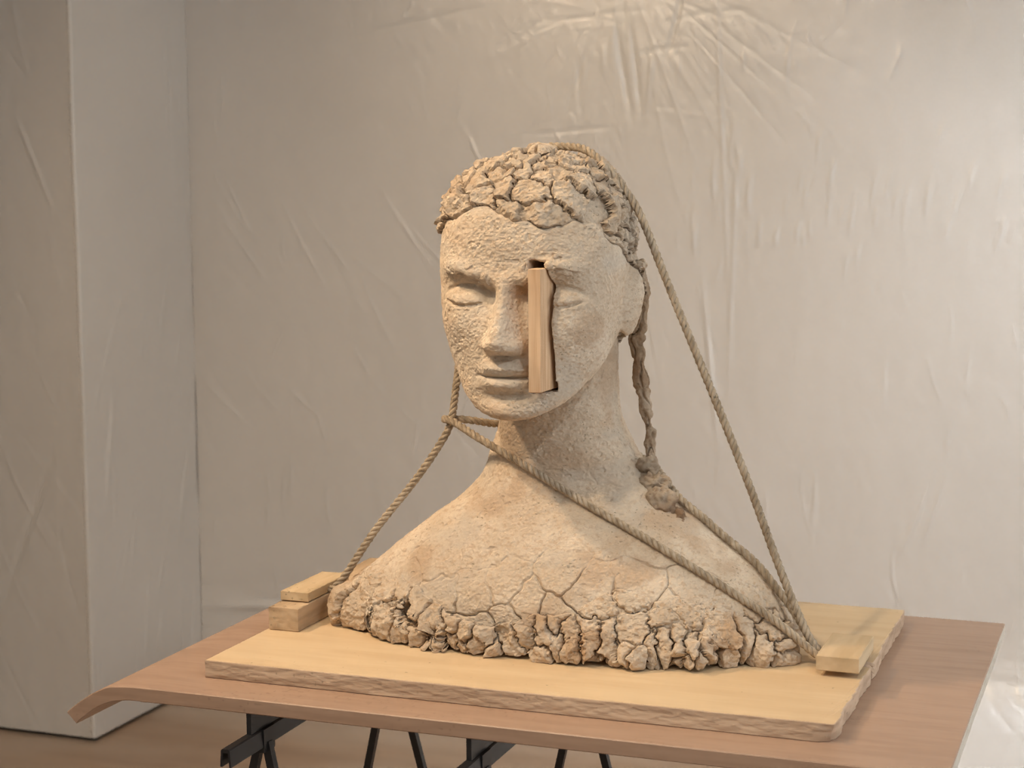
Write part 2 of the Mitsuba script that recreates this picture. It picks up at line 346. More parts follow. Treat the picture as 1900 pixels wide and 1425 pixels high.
right = (nrm[:, 0] > 0.75) & (cent[:, 0] > TW - 0.02)
put('work_table__tabletop', slab.submesh([np.where(~right)[0]], append=True), 'table_wood', 25)
put('work_table__raw_edge', slab.submesh([np.where(right)[0]], append=True), 'table_core', False, label='pale unpainted edge')
tag('work_table', 'reddish brown wooden work top on black trestles, its left end curling down', 'table')


def bar(a, b, w, t, up=(0, 0, 1)):
    a, b = np.array(a, float), np.array(b, float)
    d = b - a
    L = np.linalg.norm(d)
    d /= L
    s = np.cross(d, up)
    s /= np.linalg.norm(s)
    u = np.cross(s, d)
    o = trimesh.creation.box((w, t, L))
    R = np.eye(4)
    R[:3, 0], R[:3, 1], R[:3, 2], R[:3, 3] = s, u, d, (a + b) / 2
    o.apply_transform(R)
    return o


def trestle(bx, key, label):
    tt = 0.004
    prof = Polygon([(-0.0075, 0.0), (-0.0055, 0.002), (0.0055, 0.002), (0.0075, 0.0), (0.0095, -0.026), (0.0060, -0.026), (0.0045, -0.004), (-0.0045, -0.004), (-0.0060, -0.026), (-0.0095, -0.026)])
    beam = trimesh.creation.extrude_polygon(prof, 0.84, engine='earcut')
    v = beam.vertices
    beam.vertices = np.stack([bx + v[:, 0], -0.07 + v[:, 2], 0.690 + v[:, 1]], 1)
    beam.fix_normals()
    put(key + '__beam', beam, 'black_steel')
    put(key + '__bearer', box(bx - 0.004, bx + 0.004, 0.004, 0.66, 0.692, TZ - TT - 0.0008), 'black_steel')
    for y in (0.05, 0.54):
        put(key + '__gusset', box(bx - 0.0105, bx + 0.0105, y - 0.018, y + 0.018, 0.655, 0.692), 'black_steel')
        put(key + '__hinge', trimesh.creation.cylinder(0.010, segment=[(bx, y - 0.012, 0.662), (bx, y + 0.012, 0.662)], sections=14), 'black_steel')
        for s in (-1, 1):
            put(key + '__leg', bar((bx + s * 0.006, y, 0.668), (bx + s * 0.165, y + (-0.03 if y < 0.2 else 0.03), 0.0), 0.013, 0.013, (0, 1, 0.01)), 'black_steel')
    for s in (-1, 1):
        k = 0.62
        put(key + '__stretcher', bar((bx + s * (0.006 + 0.159 * k), 0.05 - 0.03 * k, 0.668 * (1 - k)), (bx + s * (0.006 + 0.159 * k), 0.54 + 0.03 * k, 0.668 * (1 - k)), 0.01, 0.01), 'black_steel')
    tag(key, label, 'trestle')


trestle(0.236, 'trestle', 'black steel trestle under the curled left end of the table')
trestle(0.603, 'trestle_001', 'black steel trestle under the middle of the table')


# ------------------------------------------------------------------ boards and blocks
def slab_mesh(outline, z0, z1, bevel, seed, rough=0.0004, step=0.012, bottom_in=None, top_noise=0.0):
    """a board: outline in plan, its arrises rounded and its sides uneven; returns (top+bottom, sides)"""
    r = np.random.default_rng(seed)
    pts = []
    o = np.array(outline, float)
    for i in range(len(o)):
        a, b = o[i], o[(i + 1) % len(o)]
        n = max(1, int(np.linalg.norm(b - a) / step))
        pts += [a + (b - a) * j / n for j in range(n)]
    p = np.array(pts)
    prev, nxt = np.roll(p, 1, 0), np.roll(p, -1, 0)
    t = nxt - prev
    t /= np.linalg.norm(t, axis=1, keepdims=True) + 1e-12
    nin = np.stack([-t[:, 1], t[:, 0]], 1)          # inward for a counter-clockwise outline
    m = len(p)
    bi = np.zeros(m) if bottom_in is None else bottom_in(p)
    layers = [(z0, bevel + bi), (z0 + bevel, bi), ((z0 + z1) / 2, bi * 0.5), (z1 - bevel, 0 * bi), (z1, bevel + 0 * bi)]
    L = []
    for k, (z, ins) in enumerate(layers):
        jit = rough * (fbm(np.c_[p * 60, np.full(m, z * 60)], 3, seed) - 0.5) * 4
        q = p + nin * (ins + jit)[:, None]
        zz = np.full(m, z) + (rough * 2 * (noise(np.c_[p * 90, np.full(m, k)], seed + 1) - 0.7) if k == 4 else 0)
        L.append(np.c_[q, zz])
    V = np.vstack(L)
    F = []
    for k in range(len(L) - 1):
        a = np.arange(m) + k * m
        b = np.roll(a, -1)
        F += [np.stack([a, b, b + m], 1), np.stack([a, b + m, a + m], 1)]
    sides = trimesh.Trimesh(V, np.vstack(F), process=False)
    caps = []
    for k, flip in ((0, True), (len(L) - 1, False)):
        poly = Polygon(L[k][:, :2])
        v2, f2 = trimesh.creation.triangulate_polygon(poly, engine='earcut')
        _, near = cKDTree(L[k][:, :2]).query(v2)
        v3 = np.c_[v2, L[k][near, 2]]
        mm = trimesh.Trimesh(v3, f2, process=False)
        if (mm.face_normals[:, 2].mean() > 0) == flip:
            mm.invert()
        caps.append(mm)
    return trimesh.util.concatenate(caps), sides


BZ0, BZ1 = TZ + 0.0004, TZ + 0.0289
r = np.random.default_rng(5)
edge = [(1.1235, 0.0826), (1.1275, 0.0868), (1.1285, 0.0935)]
y = 0.0935
while y < 0.36:
    y += r.uniform(0.014, 0.045)
    xs = 1.1285 + r.uniform(-0.0012, 0.0016)
    edge += [(xs + 0.0008, y), (xs - r.uniform(0.0005, 0.0022), y + 0.0015)]
edge += [(1.129, 0.385), (1.121, 0.392), (1.117, 0.402), (1.120, 0.412), (1.1285, 0.418), (1.130, 0.43)]
y = 0.43
while y < 0.74:
    y += r.uniform(0.02, 0.05)
    xs = 1.1290 + r.uniform(-0.0012, 0.0014)
    edge += [(xs + 0.0008, y), (xs - r.uniform(0.0005, 0.0022), y + 0.0015)]
edge += [(1.128, 0.779)]
outline = [(0.1146, 0.0826)] + edge + [(0.1146, 0.781)]
tb, sd = slab_mesh(outline, BZ0, BZ1, 0.0013, 4, 0.0005, 0.01,
                   lambda p: 0.003 * (p[:, 0] > 1.11) * noise(np.c_[p * 50, 0 * p[:, 0]], 3) + 0.010 * gauss(p[:, 0] - 1.124, 0.012) * gauss(p[:, 1] - 0.09, 0.012))
put('base_board__face', tb, 'board_wood', False)
put('base_board__sawn_edge', sd, 'board_edge', 35, label='rough sawn edge, chipped on the right')
tag('base_board', 'thick yellowish wooden board with chipped right edge, under the clay bust', 'board')

for i, (a, b, w) in enumerate((((1.113, 0.402, 0.7815), (1.137, 0.392, 0.7705), 0.007), ((1.116, 0.408, 0.782), (1.133, 0.409, 0.776), 0.006), ((1.112, 0.397, 0.781), (1.128, 0.388, 0.7745), 0.005))):
    sp = trimesh.creation.icosphere(3, 1.0)
    v = sp.vertices
    a, b = np.array(a), np.array(b)
    v = (a + b) / 2 + np.outer(v[:, 0], (b - a) / 2) + np.outer(v[:, 1], [w * 0.3, w, 0]) + np.outer(v[:, 2], [0, 0, w * 0.35])
    v = v + 0.004 * (np.stack([fbm(v * 200, 2, 70 + k) for k in range(3)], 1) - 0.5)
    put('base_board__torn_splinter', (v, sp.faces), 'board_edge', 40)


def block(key, x0, x1, y0, y1, z0, z1, mat, seed, label, cat, rot=0.0, rough=0.0005):
    c, s = math.cos(rot), math.sin(rot)
    mx, my = (x0 + x1) / 2, (y0 + y1) / 2
    o = [(mx + c * (a - mx) - s * (b - my), my + s * (a - mx) + c * (b - my)) for a, b in ((x0, y0), (x1, y0), (x1, y1), (x0, y1))]
    tb, sd = slab_mesh(o, z0, z1, 0.0012, seed, rough, 0.008)
    return put(key, trimesh.util.concatenate([tb, sd]), mat, 30, label, cat)


block('wooden_beam', 0.121, 0.1765, 0.288, 0.70, BZ1 + 0.0002, 0.8195, 'block_wood', 41, 'long grey brown wooden beam lying on the board, left of the bust', 'wooden block', 0.0, 0.0008)
block('wooden_plank', 0.1215, 0.1745, 0.331, 0.492, 0.8208, 0.8375, 'plank_wood', 42, 'short pale plank on top of the wooden beam, clamping the rope', 'wooden block')
block('wooden_block', 1.0575, 1.1235, 0.312, 0.455, 0.7885, 0.8125, 'plank_wood', 43, 'small wooden block pressed on the rope ends at the right of the board', 'wooden block')


# ------------------------------------------------------------------ the clay bust
OX, OY, OZ = 0.57, 0.43, 1.155


def interp(x, xp, cols):
    return [PchipInterpolator(xp, c)(np.clip(x, xp[0], xp[-1])) for c in cols]


HZ = np.array([-0.03, 0.0, 0.03, 0.06, 0.09, 0.12, 0.16, 0.20, 0.24, 0.28, 0.32, 0.36, 0.40, 0.42, 0.432])
HW = np.array([0.045, 0.070, 0.092, 0.110, 0.123, 0.131, 0.1415, 0.147, 0.1495, 0.151, 0.150, 0.140, 0.113, 0.078, 0.0])
HF = np.array([0.150, 0.164, 0.171, 0.172, 0.172, 0.172, 0.173, 0.172, 0.175, 0.177, 0.172, 0.155, 0.118, 0.079, 0.0])
HB = np.array([0.06, 0.07, 0.08, 0.10, 0.13, 0.15, 0.172, 0.187, 0.192, 0.192, 0.185, 0.163, 0.122, 0.080, 0.0])
HC = np.array([0.085, 0.08, 0.075, 0.07, 0.065, 0.06, 0.055, 0.05, 0.045, 0.035, 0.02, 0.01, 0.0, 0.0, 0.0])
BZ = np.array([0.770, 0.785, 0.80, 0.825, 0.85, 0.875, 0.90, 0.925, 0.95, 0.975, 1.0, 1.025, 1.05, 1.075, 1.10, 1.125, 1.15, 1.20, 1.30])
BA = np.array([0.372, 0.384, 0.392, 0.391, 0.378, 0.356, 0.331, 0.302, 0.270, 0.237, 0.200, 0.170, 0.147, 0.132, 0.119, 0.108, 0.101, 0.099, 0.099])
BF = np.array([0.172, 0.178, 0.182, 0.181, 0.174, 0.163, 0.151, 0.138, 0.125, 0.114, 0.105, 0.101, 0.099, 0.099, 0.099, 0.100, 0.100, 0.10, 0.10])
BB = np.array([0.165, 0.168, 0.170, 0.170, 0.168, 0.164, 0.157, 0.150, 0.142, 0.134, 0.126, 0.122, 0.118, 0.116, 0.114, 0.112, 0.11, 0.11, 0.11])
BX = np.array([0.602, 0.602, 0.602, 0.602, 0.606, 0.612, 0.614, 0.614, 0.612, 0.610, 0.607, 0.603, 0.597, 0.590, 0.585, 0.582, 0.580, 0.578, 0.575])
BY = np.array([0.430, 0.430, 0.430, 0.430, 0.430, 0.432, 0.434, 0.438, 0.443, 0.450, 0.460, 0.470, 0.480, 0.487, 0.492, 0.495, 0.497, 0.498, 0.498])


def smin(a, b, k):
    h = np.clip(0.5 + 0.5 * (b - a) / k, 0, 1)
    return b + (a - b) * h - k * h * (1 - h)


def nose_profile(Z):
    return np.interp(Z, [0.108, 0.114, 0.118, 0.124, 0.136, 0.150, 0.180, 0.205, 0.225, 0.245], [0.0, 0.004, 0.022, 0.044, 0.053, 0.049, 0.034, 0.022, 0.013, 0.0])


def face(X, Z):
    """relief of the face over the plain skull, in metres"""
    A = np.abs(X)
    h = 0.0
    # brow, sockets, lids
    h = h + 0.007 * gauss(Z - (0.232 + 0.022 * sstep(0.02, 0.085, A)), 0.016) * sstep(0.006, 0.03, A) * sstep(0.135, 0.10, A)
    h = h - 0.020 * np.exp(-((A - 0.066) / 0.042) ** 2 - ((Z - 0.213) / 0.021) ** 2)
    h = h - 0.015 * np.exp(-((A - 0.032) / 0.014) ** 2 - ((Z - 0.208) / 0.022) ** 2)
    h = h + 0.0165 * np.exp(-np.abs((A - 0.076) / 0.034) ** 2.6 - np.abs((Z - 0.2035) / 0.0145) ** 2.2)
    zc = 0.1895 + 5.0 * (A - 0.076) ** 2
    h = h - 0.0065 * gauss(Z - zc, 0.0022) * sstep(0.036, 0.05, A) * sstep(0.122, 0.105, A)
    zu = 0.2225 - 7.0 * (A - 0.074) ** 2
    h = h - 0.005 * gauss(Z - zu, 0.0035) * sstep(0.030, 0.045, A) * sstep(0.125, 0.105, A)
    # nose
    w = np.interp(Z, [0.11, 0.128, 0.145, 0.18, 0.21, 0.24], [0.026, 0.0265, 0.0225, 0.0175, 0.0165, 0.022])
    h = h + nose_profile(Z) * np.exp(-np.abs(A / w) ** 2.7)
    h = h + 0.014 * np.exp(-((A - 0.026) / 0.010) ** 2 - ((Z - 0.129) / 0.011) ** 2)
    h = h + 0.006 * np.exp(-(A / 0.03) ** 2 - ((Z - 0.235) / 0.02) ** 2)
    # cheeks
    h = h + 0.006 * np.exp(-((A - 0.092) / 0.035) ** 2 - ((Z - 0.160) / 0.032) ** 2)
    h = h - 0.006 * np.exp(-((A - 0.085) / 0.03) ** 2 - ((Z - 0.085) / 0.03) ** 2)
    h = h - 0.004 * gauss(A - (0.036 + 0.35 * np.clip(0.125 - Z, 0, 1)), 0.008) * sstep(0.07, 0.09, Z) * sstep(0.14, 0.12, Z)
    # mouth
    h = h + 0.012 * np.exp(-(A / 0.052) ** 2 - ((Z - 0.082) / 0.036) ** 2)
    zl = 0.0785 + 0.6 * A ** 2
    up = np.interp(Z, [0.078, 0.0795, 0.0925, 0.096, 0.108], [0.0, 0.0, 1.0, 0.9, 0.0])
    h = h + 0.0130 * up * np.exp(-np.abs(A / 0.044) ** 3)
    h = h + 0.0095 * np.exp(-((Z - 0.067) / 0.0085) ** 2) * np.exp(-np.abs(A / 0.040) ** 3)
    h = h - 0.009 * gauss(Z - zl, 0.0022) * sstep(0.056, 0.046, A)
    h = h - 0.012 * np.exp(-((Z - 0.0475) / 0.008) ** 2 - (A / 0.036) ** 2)
    # chin
    h = h + 0.013 * np.exp(-(A / 0.040) ** 2 - ((Z - 0.022) / 0.020) ** 2)
    return h


# knobs and hollows of the crumbling lower rim: (x, y, z, radius[, blend])
BULGES = [(0.259, 0.372, 0.816, 0.036, 0.016), (0.300, 0.372, 0.845, 0.040, 0.02), (0.352, 0.318, 0.798, 0.036, 0.010), (0.386, 0.300, 0.790, 0.024, 0.010), (0.414, 0.312, 0.842, 0.022, 0.008),
          (0.466, 0.290, 0.796, 0.030, 0.010), (0.527, 0.283, 0.796, 0.025, 0.008), (0.598, 0.280, 0.798, 0.026, 0.010), (0.690, 0.270, 0.796, 0.026, 0.012), (0.777, 0.268, 0.800, 0.026, 0.012),
          (0.870, 0.292, 0.800, 0.026, 0.012), (0.975, 0.370, 0.805, 0.030, 0.014)]
HOLES = [(0.322, 0.318, 0.808, 0.020), (0.386, 0.293, 0.825, 0.022), (0.441, 0.262, 0.802, 0.016), (0.562, 0.240, 0.812, 0.019), (0.640, 0.235, 0.790, 0.012), (0.836, 0.243, 0.800, 0.012)]
SLOT = (0.039, 0.0735, 0.0545, 0.263)      # x0, x1, z0, z1 in head coordinates


def field(P):
    x, y, z = P[:, 0], P[:, 1], P[:, 2]
    X, Fd, Z = x - OX, OY - y, z - OZ
    W, Rf, Rb, C = interp(Z, HZ, (HW, HF, HB, HC))
    f0 = Fd - C
    D = np.maximum(np.where(f0 > 0, Rf - C, Rb + C), 0.002)
    W = np.maximum(W, 0.002)
    e = np.where(f0 > 0, 2.35, 2.1)
    qv = ((np.abs(X) / W) ** e + (np.abs(f0) / D) ** e) ** (1 / e)
    hd = (qv - 1) * np.minimum(np.minimum(W, D), 0.14)
    hd = np.where(Z > 0.432, np.hypot(np.hypot(X, Fd), Z - 0.425), hd)
    front = sstep(0.05, 0.10, Fd)
    hd = hd - np.where(front > 0, face(X, Z) * front, 0.0)
    jaw = (0.006 + (0.150 - Fd) * 0.60 - Z) * 0.86                        # underside of the jaw
    k = 0.035
    t = np.clip(0.5 + 0.5 * (jaw - hd) / k, 0, 1)
    hd = hd + (jaw - hd) * t + k * t * (1 - t)
    # ears: a smooth leaf-shaped slab on each side
    A = np.abs(X)
    ea, eb, ec = A - 0.148 - 0.16 * (-Fd - 0.01), -Fd - 0.018, Z - 0.197
    eb = eb - 0.22 * ec
    er = np.sqrt((ea / 0.016) ** 2 + (eb / 0.034) ** 2 + (ec / 0.064) ** 2)
    ear = (er - 1) * 0.016
    hd = smin(hd, ear, 0.010)
    # neck and shoulders
    a, bf, bb, cxx, cyy = interp(z, BZ, (BA, BF, BB, BX, BY))
    u, v = (x - cxx) / a, (y - cyy)
    v = np.where(v < 0, v / bf, v / bb)
    pw = 2.15
    qb = (np.abs(u) ** pw + np.abs(v) ** pw) ** (1 / pw)
    bd = (qb - 1) * np.minimum(np.minimum(bf, bb), a)
    bd = np.maximum(bd, np.maximum(0.782 - z, (z - 1.30) * 1.0))
    for (bx, by, bz, br, bk) in BULGES:
        bd = smin(bd, np.sqrt((x - bx) ** 2 + (y - by) ** 2 + (z - bz) ** 2) - br, bk)
    for (bx, by, bz, br) in HOLES:
        bd = np.maximum(bd, br - np.sqrt((x - bx) ** 2 + (y - by) ** 2 + ((z - bz) * 0.8) ** 2))
    s = smin(hd, bd, 0.030)
    # the slot for the slat
    wob = 0.004 * (noise(np.stack([x * 0, y * 0, z * 34], -1), 3) - 0.5)
    sl = np.maximum(np.maximum(SLOT[0] - X, X - SLOT[1] - wob - 0.004 * sstep(0.12, 0.06, Z) + 0.004 * sstep(0.21, 0.24, Z)), np.maximum(np.maximum(SLOT[2] - Z, Z - SLOT[3]), 0.095 - Fd))
    return np.maximum(s, -sl)


def polygonise(fn, lo, hi, h, coarse=8):
    n = np.ceil((hi - lo) / h / coarse).astype(int) * coarse + 1
    G = np.full(n, 1.0, np.float32)
    cn = (n - 1) // coarse
    ci = np.stack(np.meshgrid(*[np.arange(c) for c in cn], indexing='ij'), -1).reshape(-1, 3)
    val = fn(lo + (ci + 0.5) * coarse * h)
    near = np.abs(val) < coarse * h * 1.9
    cc = lo + (ci + 0.5) * coarse * h
    near |= (np.abs(cc[:, 0] - OX) < 0.13) & (cc[:, 1] < OY - 0.10) & (cc[:, 2] > OZ - 0.02) & (cc[:, 2] < OZ + 0.29)
    inside = val < 0
    off = np.stack(np.meshgrid(*[np.arange(coarse + 1)] * 3, indexing='ij'), -1).reshape(-1, 3)
    for c in ci[inside & ~near]:
        a = c * coarse
        G[a[0]:a[0] + coarse + 1, a[1]:a[1] + coarse + 1, a[2]:a[2] + coarse + 1] = -1.0
    act = ci[near]
    done = np.zeros(n, bool)
    for c in act:
        a = c * coarse
        done[a[0]:a[0] + coarse + 1, a[1]:a[1] + coarse + 1, a[2]:a[2] + coarse + 1] = True
    ii = np.stack(np.nonzero(done), -1)
    for s in range(0, len(ii), 1500000):
        b = ii[s:s + 1500000]
        G[b[:, 0], b[:, 1], b[:, 2]] = fn(lo + b * h)
    S = G < 0
    mixed = np.zeros(n - 1, np.int8)
    for a, b, c in np.ndindex(2, 2, 2):
        mixed += S[a:n[0] - 1 + a, b:n[1] - 1 + b, c:n[2] - 1 + c]
    cells = np.stack(np.nonzero((mixed > 0) & (mixed < 8)), -1)
    num = np.full(n - 1, -1, np.int64)
    num[cells[:, 0], cells[:, 1], cells[:, 2]] = np.arange(len(cells))
    acc, cnt = np.zeros((len(cells), 3)), np.zeros(len(cells))
    cor = list(np.ndindex(2, 2, 2))
    for i, a in enumerate(cor):
        for ax in range(3):
            if a[ax] == 0:
                b = list(a)
                b[ax] = 1
                ga = G[tuple((cells + a).T)].astype(float)
                gb = G[tuple((cells + b).T)].astype(float)
                on = (ga < 0) != (gb < 0)
                t = np.where(on, ga / np.where(on, ga - gb, 1), 0)
                pt = np.tile(np.array(a, float), (len(cells), 1))
                pt[:, ax] += t
                acc += pt * on[:, None]
                cnt += on
    V = lo + (cells + acc / cnt[:, None]) * h
    Q = []
    for ax in range(3):
        o = [d for d in range(3) if d != ax]
        A = np.moveaxis(S, [ax, o[0], o[1]], [0, 1, 2])
        N = np.moveaxis(num, [ax, o[0], o[1]], [0, 1, 2])
        ch = A[:-1, 1:-1, 1:-1] != A[1:, 1:-1, 1:-1]
        i, j, k = np.nonzero(ch)
        j, k = j + 1, k + 1
        quad = np.stack([N[i, j - 1, k - 1], N[i, j, k - 1], N[i, j, k], N[i, j - 1, k]], -1)
        flip = A[i, j, k] if ax != 1 else ~A[i, j, k]
        quad[~flip] = quad[~flip][:, ::-1]
        Q.append(quad)
    Q = np.vstack(Q)
    return V, np.vstack([Q[:, [0, 1, 2]], Q[:, [0, 2, 3]]])


def normals(V, F):
    c = np.cross(V[F[:, 1]] - V[F[:, 0]], V[F[:, 2]] - V[F[:, 0]])
    N = np.zeros_like(V)
    for k in range(3):
        np.add.at(N, F[:, k], c)
    return N / np.maximum(np.linalg.norm(N, axis=1, keepdims=True), 1e-12)


def spaced(V, d, rng, most=4000):
    """points of V no nearer to each other than d (a number, or one per point)"""
    order = rng.permutation(len(V))[:60000]
    d = np.broadcast_to(d, len(V))
    kept = []
    cell = {}
    c = float(np.max(d))
    for i in order:
        p = V[i]
        kq = tuple(np.floor(p / c).astype(int))
        ok = True
        for a in (-1, 0, 1):
            for b in (-1, 0, 1):
                for e in (-1, 0, 1):
                    for j in cell.get((kq[0] + a, kq[1] + b, kq[2] + e), ()):
                        if np.sum((V[j] - p) ** 2) < (0.5 * (d[i] + d[j])) ** 2:
                            ok = False
                            break
                    if not ok: break
                if not ok: break
            if not ok: break
        if ok:
            kept.append(i)
            cell.setdefault(kq, []).append(i)
            if len(kept) >= most:
                break
    return np.array(kept)


def hair_mask(V):
    X, Fd, Z = V[:, 0] - OX, OY - V[:, 1], V[:, 2] - OZ
    ang = np.degrees(np.arctan2(X, Fd))
    zh = np.interp(ang, [-180, -125, -108, -95, -80, -62, -42, -20, 0, 20, 40, 58, 75, 92, 106, 125, 180],
                   [0.10, 0.12, 0.22, 0.270, 0.283, 0.298, 0.322, 0.338, 0.334, 0.326, 0.314, 0.298, 0.280, 0.262, 0.20, 0.12, 0.10])
    zh = zh + 0.048 * (fbm(V * 19, 3, 71) - 0.5)
    return Z - zh


GRID = 0.00275
BV, BFc = polygonise(field, np.array([0.17, 0.172, 0.774]), np.array([1.04, 0.665, 1.602]), GRID)
BN = normals(BV, BFc)
# finer where the photograph looks
fmask = BN[BFc].mean(1)[:, 1] < 0.45
sub = np.where(fmask)[0]
BV, BFc = trimesh.remesh.subdivide(BV, BFc, face_index=sub)
mesh = trimesh.Trimesh(BV, BFc, process=False)
mesh.merge_vertices()
BV, BFc = np.array(mesh.vertices), np.array(mesh.faces)
BN = normals(BV, BFc)
V0 = BV.copy()
low = sstep(0.99, 0.86, BV[:, 2])
rimz = sstep(0.885, 0.82, BV[:, 2] + 0.03 * (fbm(BV * 14, 2, 15) - 0.5))
hm = hair_mask(BV)
hair = sstep(-0.004, 0.006, hm)
disp = 0.0042 * (fbm(BV * 11, 3, 1) - 0.5) + 0.0013 * (fbm(BV * 48, 3, 2) - 0.5) + 0.0024 * (fbm(BV * 110, 2, 6) - 0.5) + 0.0012 * (noise(BV * 260, 6) - 0.5)
disp += 0.007 * (fbm(BV * 16, 2, 4) - 0.5) * low
# ragged crust over the brows
Xh, Zh = BV[:, 0] - OX, BV[:, 2] - OZ
zb = 0.2200 + 0.026 * sstep(0.012, 0.085, np.abs(Xh)) - 0.010 * sstep(0.085, 0.125, np.abs(Xh)) + 0.006 * (Xh > 0) + 0.016 * (fbm(BV * 38, 3, 8) - 0.5)
brow = sstep(-0.0008, 0.0012, Zh - zb) * sstep(0.022, 0.003, Zh - zb) * sstep(0.014, 0.030, np.abs(Xh)) * sstep(0.27, 0.42, fbm(BV * 30, 2, 18) + 0.10 * (Xh < 0)) * sstep(0.120, 0.10, np.abs(Xh)) * (OY - BV[:, 1] > 0.06)
disp += brow * (0.0050 + 0.008 * (fbm(BV * 70, 3, 9) - 0.4))
# pitting
pit = sstep(0.70, 0.80, noise(BV * 120, 12)) * sstep(0.48, 0.62, fbm(BV * 13, 2, 13))
disp -= 0.0016 * pit


# cracks: the borders of warped cells
def cracks(V, d, seed, warp, wf, width):
    rng = np.random.default_rng(seed)
    sd = V[spaced(V, d, rng)]
    Wp = V + warp * (np.stack([fbm(V * wf, 3, seed + i) for i in range(3)], 1) - 0.5)
    dd, ii = cKDTree(sd).query(Wp, k=2)
    e = (dd[:, 1] ** 2 - dd[:, 0] ** 2) / (2 * np.linalg.norm(sd[ii[:, 0]] - sd[ii[:, 1]], axis=1) + 1e-9)
    return np.exp(-(e / width) ** 2), ii[:, 0], e


torso = BV[:, 2] < 1.13
tv = BV[torso]
c1, ci1, _ = cracks(tv, 0.052 + 0.03 * sstep(0.85, 1.0, tv[:, 2]), 91, 0.036, 24, 0.0014)
patch = sstep(0.34, 0.52, fbm(tv * [9, 9, 9], 2, 92))
side_r = sstep(0.50, 0.75, tv[:, 0])
mk = np.clip(sstep(0.98, 0.87, tv[:, 2]) * (0.25 + 0.75 * side_r) * patch * 1.3 + 1.1 * sstep(0.875, 0.84, tv[:, 2]), 0, 1)
disp[torso] -= 0.0075 * c1 * mk
# small cracks on jaw and neck
ng = sstep(1.03, 1.08, tv[:, 2]) * patch
disp[torso] -= 0.0035 * c1 * ng * sstep(0.58, 0.66, tv[:, 0])
V1 = BV + BN * disp[:, None]
V1[:, 2] = np.maximum(V1[:, 2], BZ1 + 0.0015)
V1 = V1 - BN * (0.011 * rimz + 0.006 * hair)[:, None]           # the crusts below lie over this
V1[:, 2] = np.maximum(V1[:, 2], BZ1 + 0.0015)
put('clay_bust__body', (V1, BFc), 'clay', True)
tag('clay_bust', 'large cracked clay bust of a person with closed eyes, standing on the wooden board', 'sculpture')


def crust_cells(margin, d, warp, wf, tmin, tmax, edge, seed, key, mat, sink, lift=None, keep=1.0, relief=0.004, tilt=0.25, merge=0.3, squash=1.0):
    """loose pieces of clay: ragged cells of the surface, each lifted by its own thickness and tilt, split by open cracks"""
    rng = np.random.default_rng(seed)
    faces = BFc[(margin > 0)[BFc].all(1)]
    used = np.unique(faces)
    re = np.full(len(BV), -1)
    re[used] = np.arange(len(used))
    P, N, Fq, mg = V0[used], BN[used], re[faces], margin[used]
    dl = d(P) if callable(d) else np.full(len(P), d)
    P = P * [1, 1, squash]
    sd = P[spaced(P, dl, rng)]
    group = np.arange(len(sd))
    nb = cKDTree(sd).query(sd, k=4)[1]
    for a in range(len(sd)):
        if rng.random() < merge:
            group[group == group[a]] = group[nb[a, rng.integers(1, 4)]]
    pieces = P
    P = V0[used]
    Wp = pieces + warp * (np.stack([fbm(P * wf, 3, seed + i) for i in range(3)], 1) - 0.5) + 0.30 * warp * (np.stack([fbm(P * wf * 5, 2, seed + 7 + i) for i in range(3)], 1) - 0.5)
    dd, ii = cKDTree(sd).query(Wp, k=6)
    gi = group[ii]
    other = gi != gi[:, :1]
    first = np.where(other.any(1), other.argmax(1), 5)
    r_ = np.arange(len(P))
    d2, i2 = dd[r_, first], ii[r_, first]
    e = (d2 ** 2 - dd[:, 0] ** 2) / (2 * np.linalg.norm(sd[ii[:, 0]] - sd[i2], axis=1) + 1e-9)
    e = np.minimum(np.maximum(e, 0), np.maximum(mg, 0) * 1.6)
    cell = gi[:, 0]
    thick = rng.uniform(tmin, tmax, len(sd))
    tl = rng.normal(0, tilt, (len(sd), 3))
    prof = np.clip(e / edge, 0, 1)
    prof = 1 - (1 - prof) ** 2.5
    t = thick[cell] * (1 if lift is None else lift(P))
    h = (t + sink) * prof - sink + np.clip(np.einsum('ij,ij->i', pieces - sd[ii[:, 0]], tl[ii[:, 0]]), -0.0045, 0.0045) * prof * (1 if lift is None else lift(P))
    h += prof * relief * (1 if lift is None else np.minimum(0.35 + lift(P), 1)) * ((fbm(P * 55, 3, seed + 20) - 0.5) + 0.8 * (fbm(P * 24, 2, seed + 21) - 0.5) + 0.5 * (fbm(P * 150, 2, seed + 22) - 0.5))
    Q = P + N * h[:, None]
    Q[:, 2] = np.maximum(Q[:, 2], BZ1 + 0.0004)
    cf = cell[Fq]
    same = (cf[:, 0] == cf[:, 1]) & (cf[:, 1] == cf[:, 2])
    Fs, cs = Fq[same], cf[same][:, 0]
    for c in np.unique(cs):
        fc = Fs[cs == c]
        if len(fc) < 50 or rng.random() > keep:
            continue
        u, inv = np.unique(fc, return_inverse=True)
        put(key, (Q[u], inv.reshape(-1, 3)), mat, True)


def hair_size(P):
    up = sstep(OZ + 0.375, OZ + 0.405, P[:, 2])
    side = sstep(0.10, 0.14, np.abs(P[:, 0] - OX))
    return np.where(P[:, 1] < 0.52, (0.027 + 0.026 * noise(P * 13, 5)) * (1 - 0.55 * np.maximum(up, 0.9 * side)), 0.055)


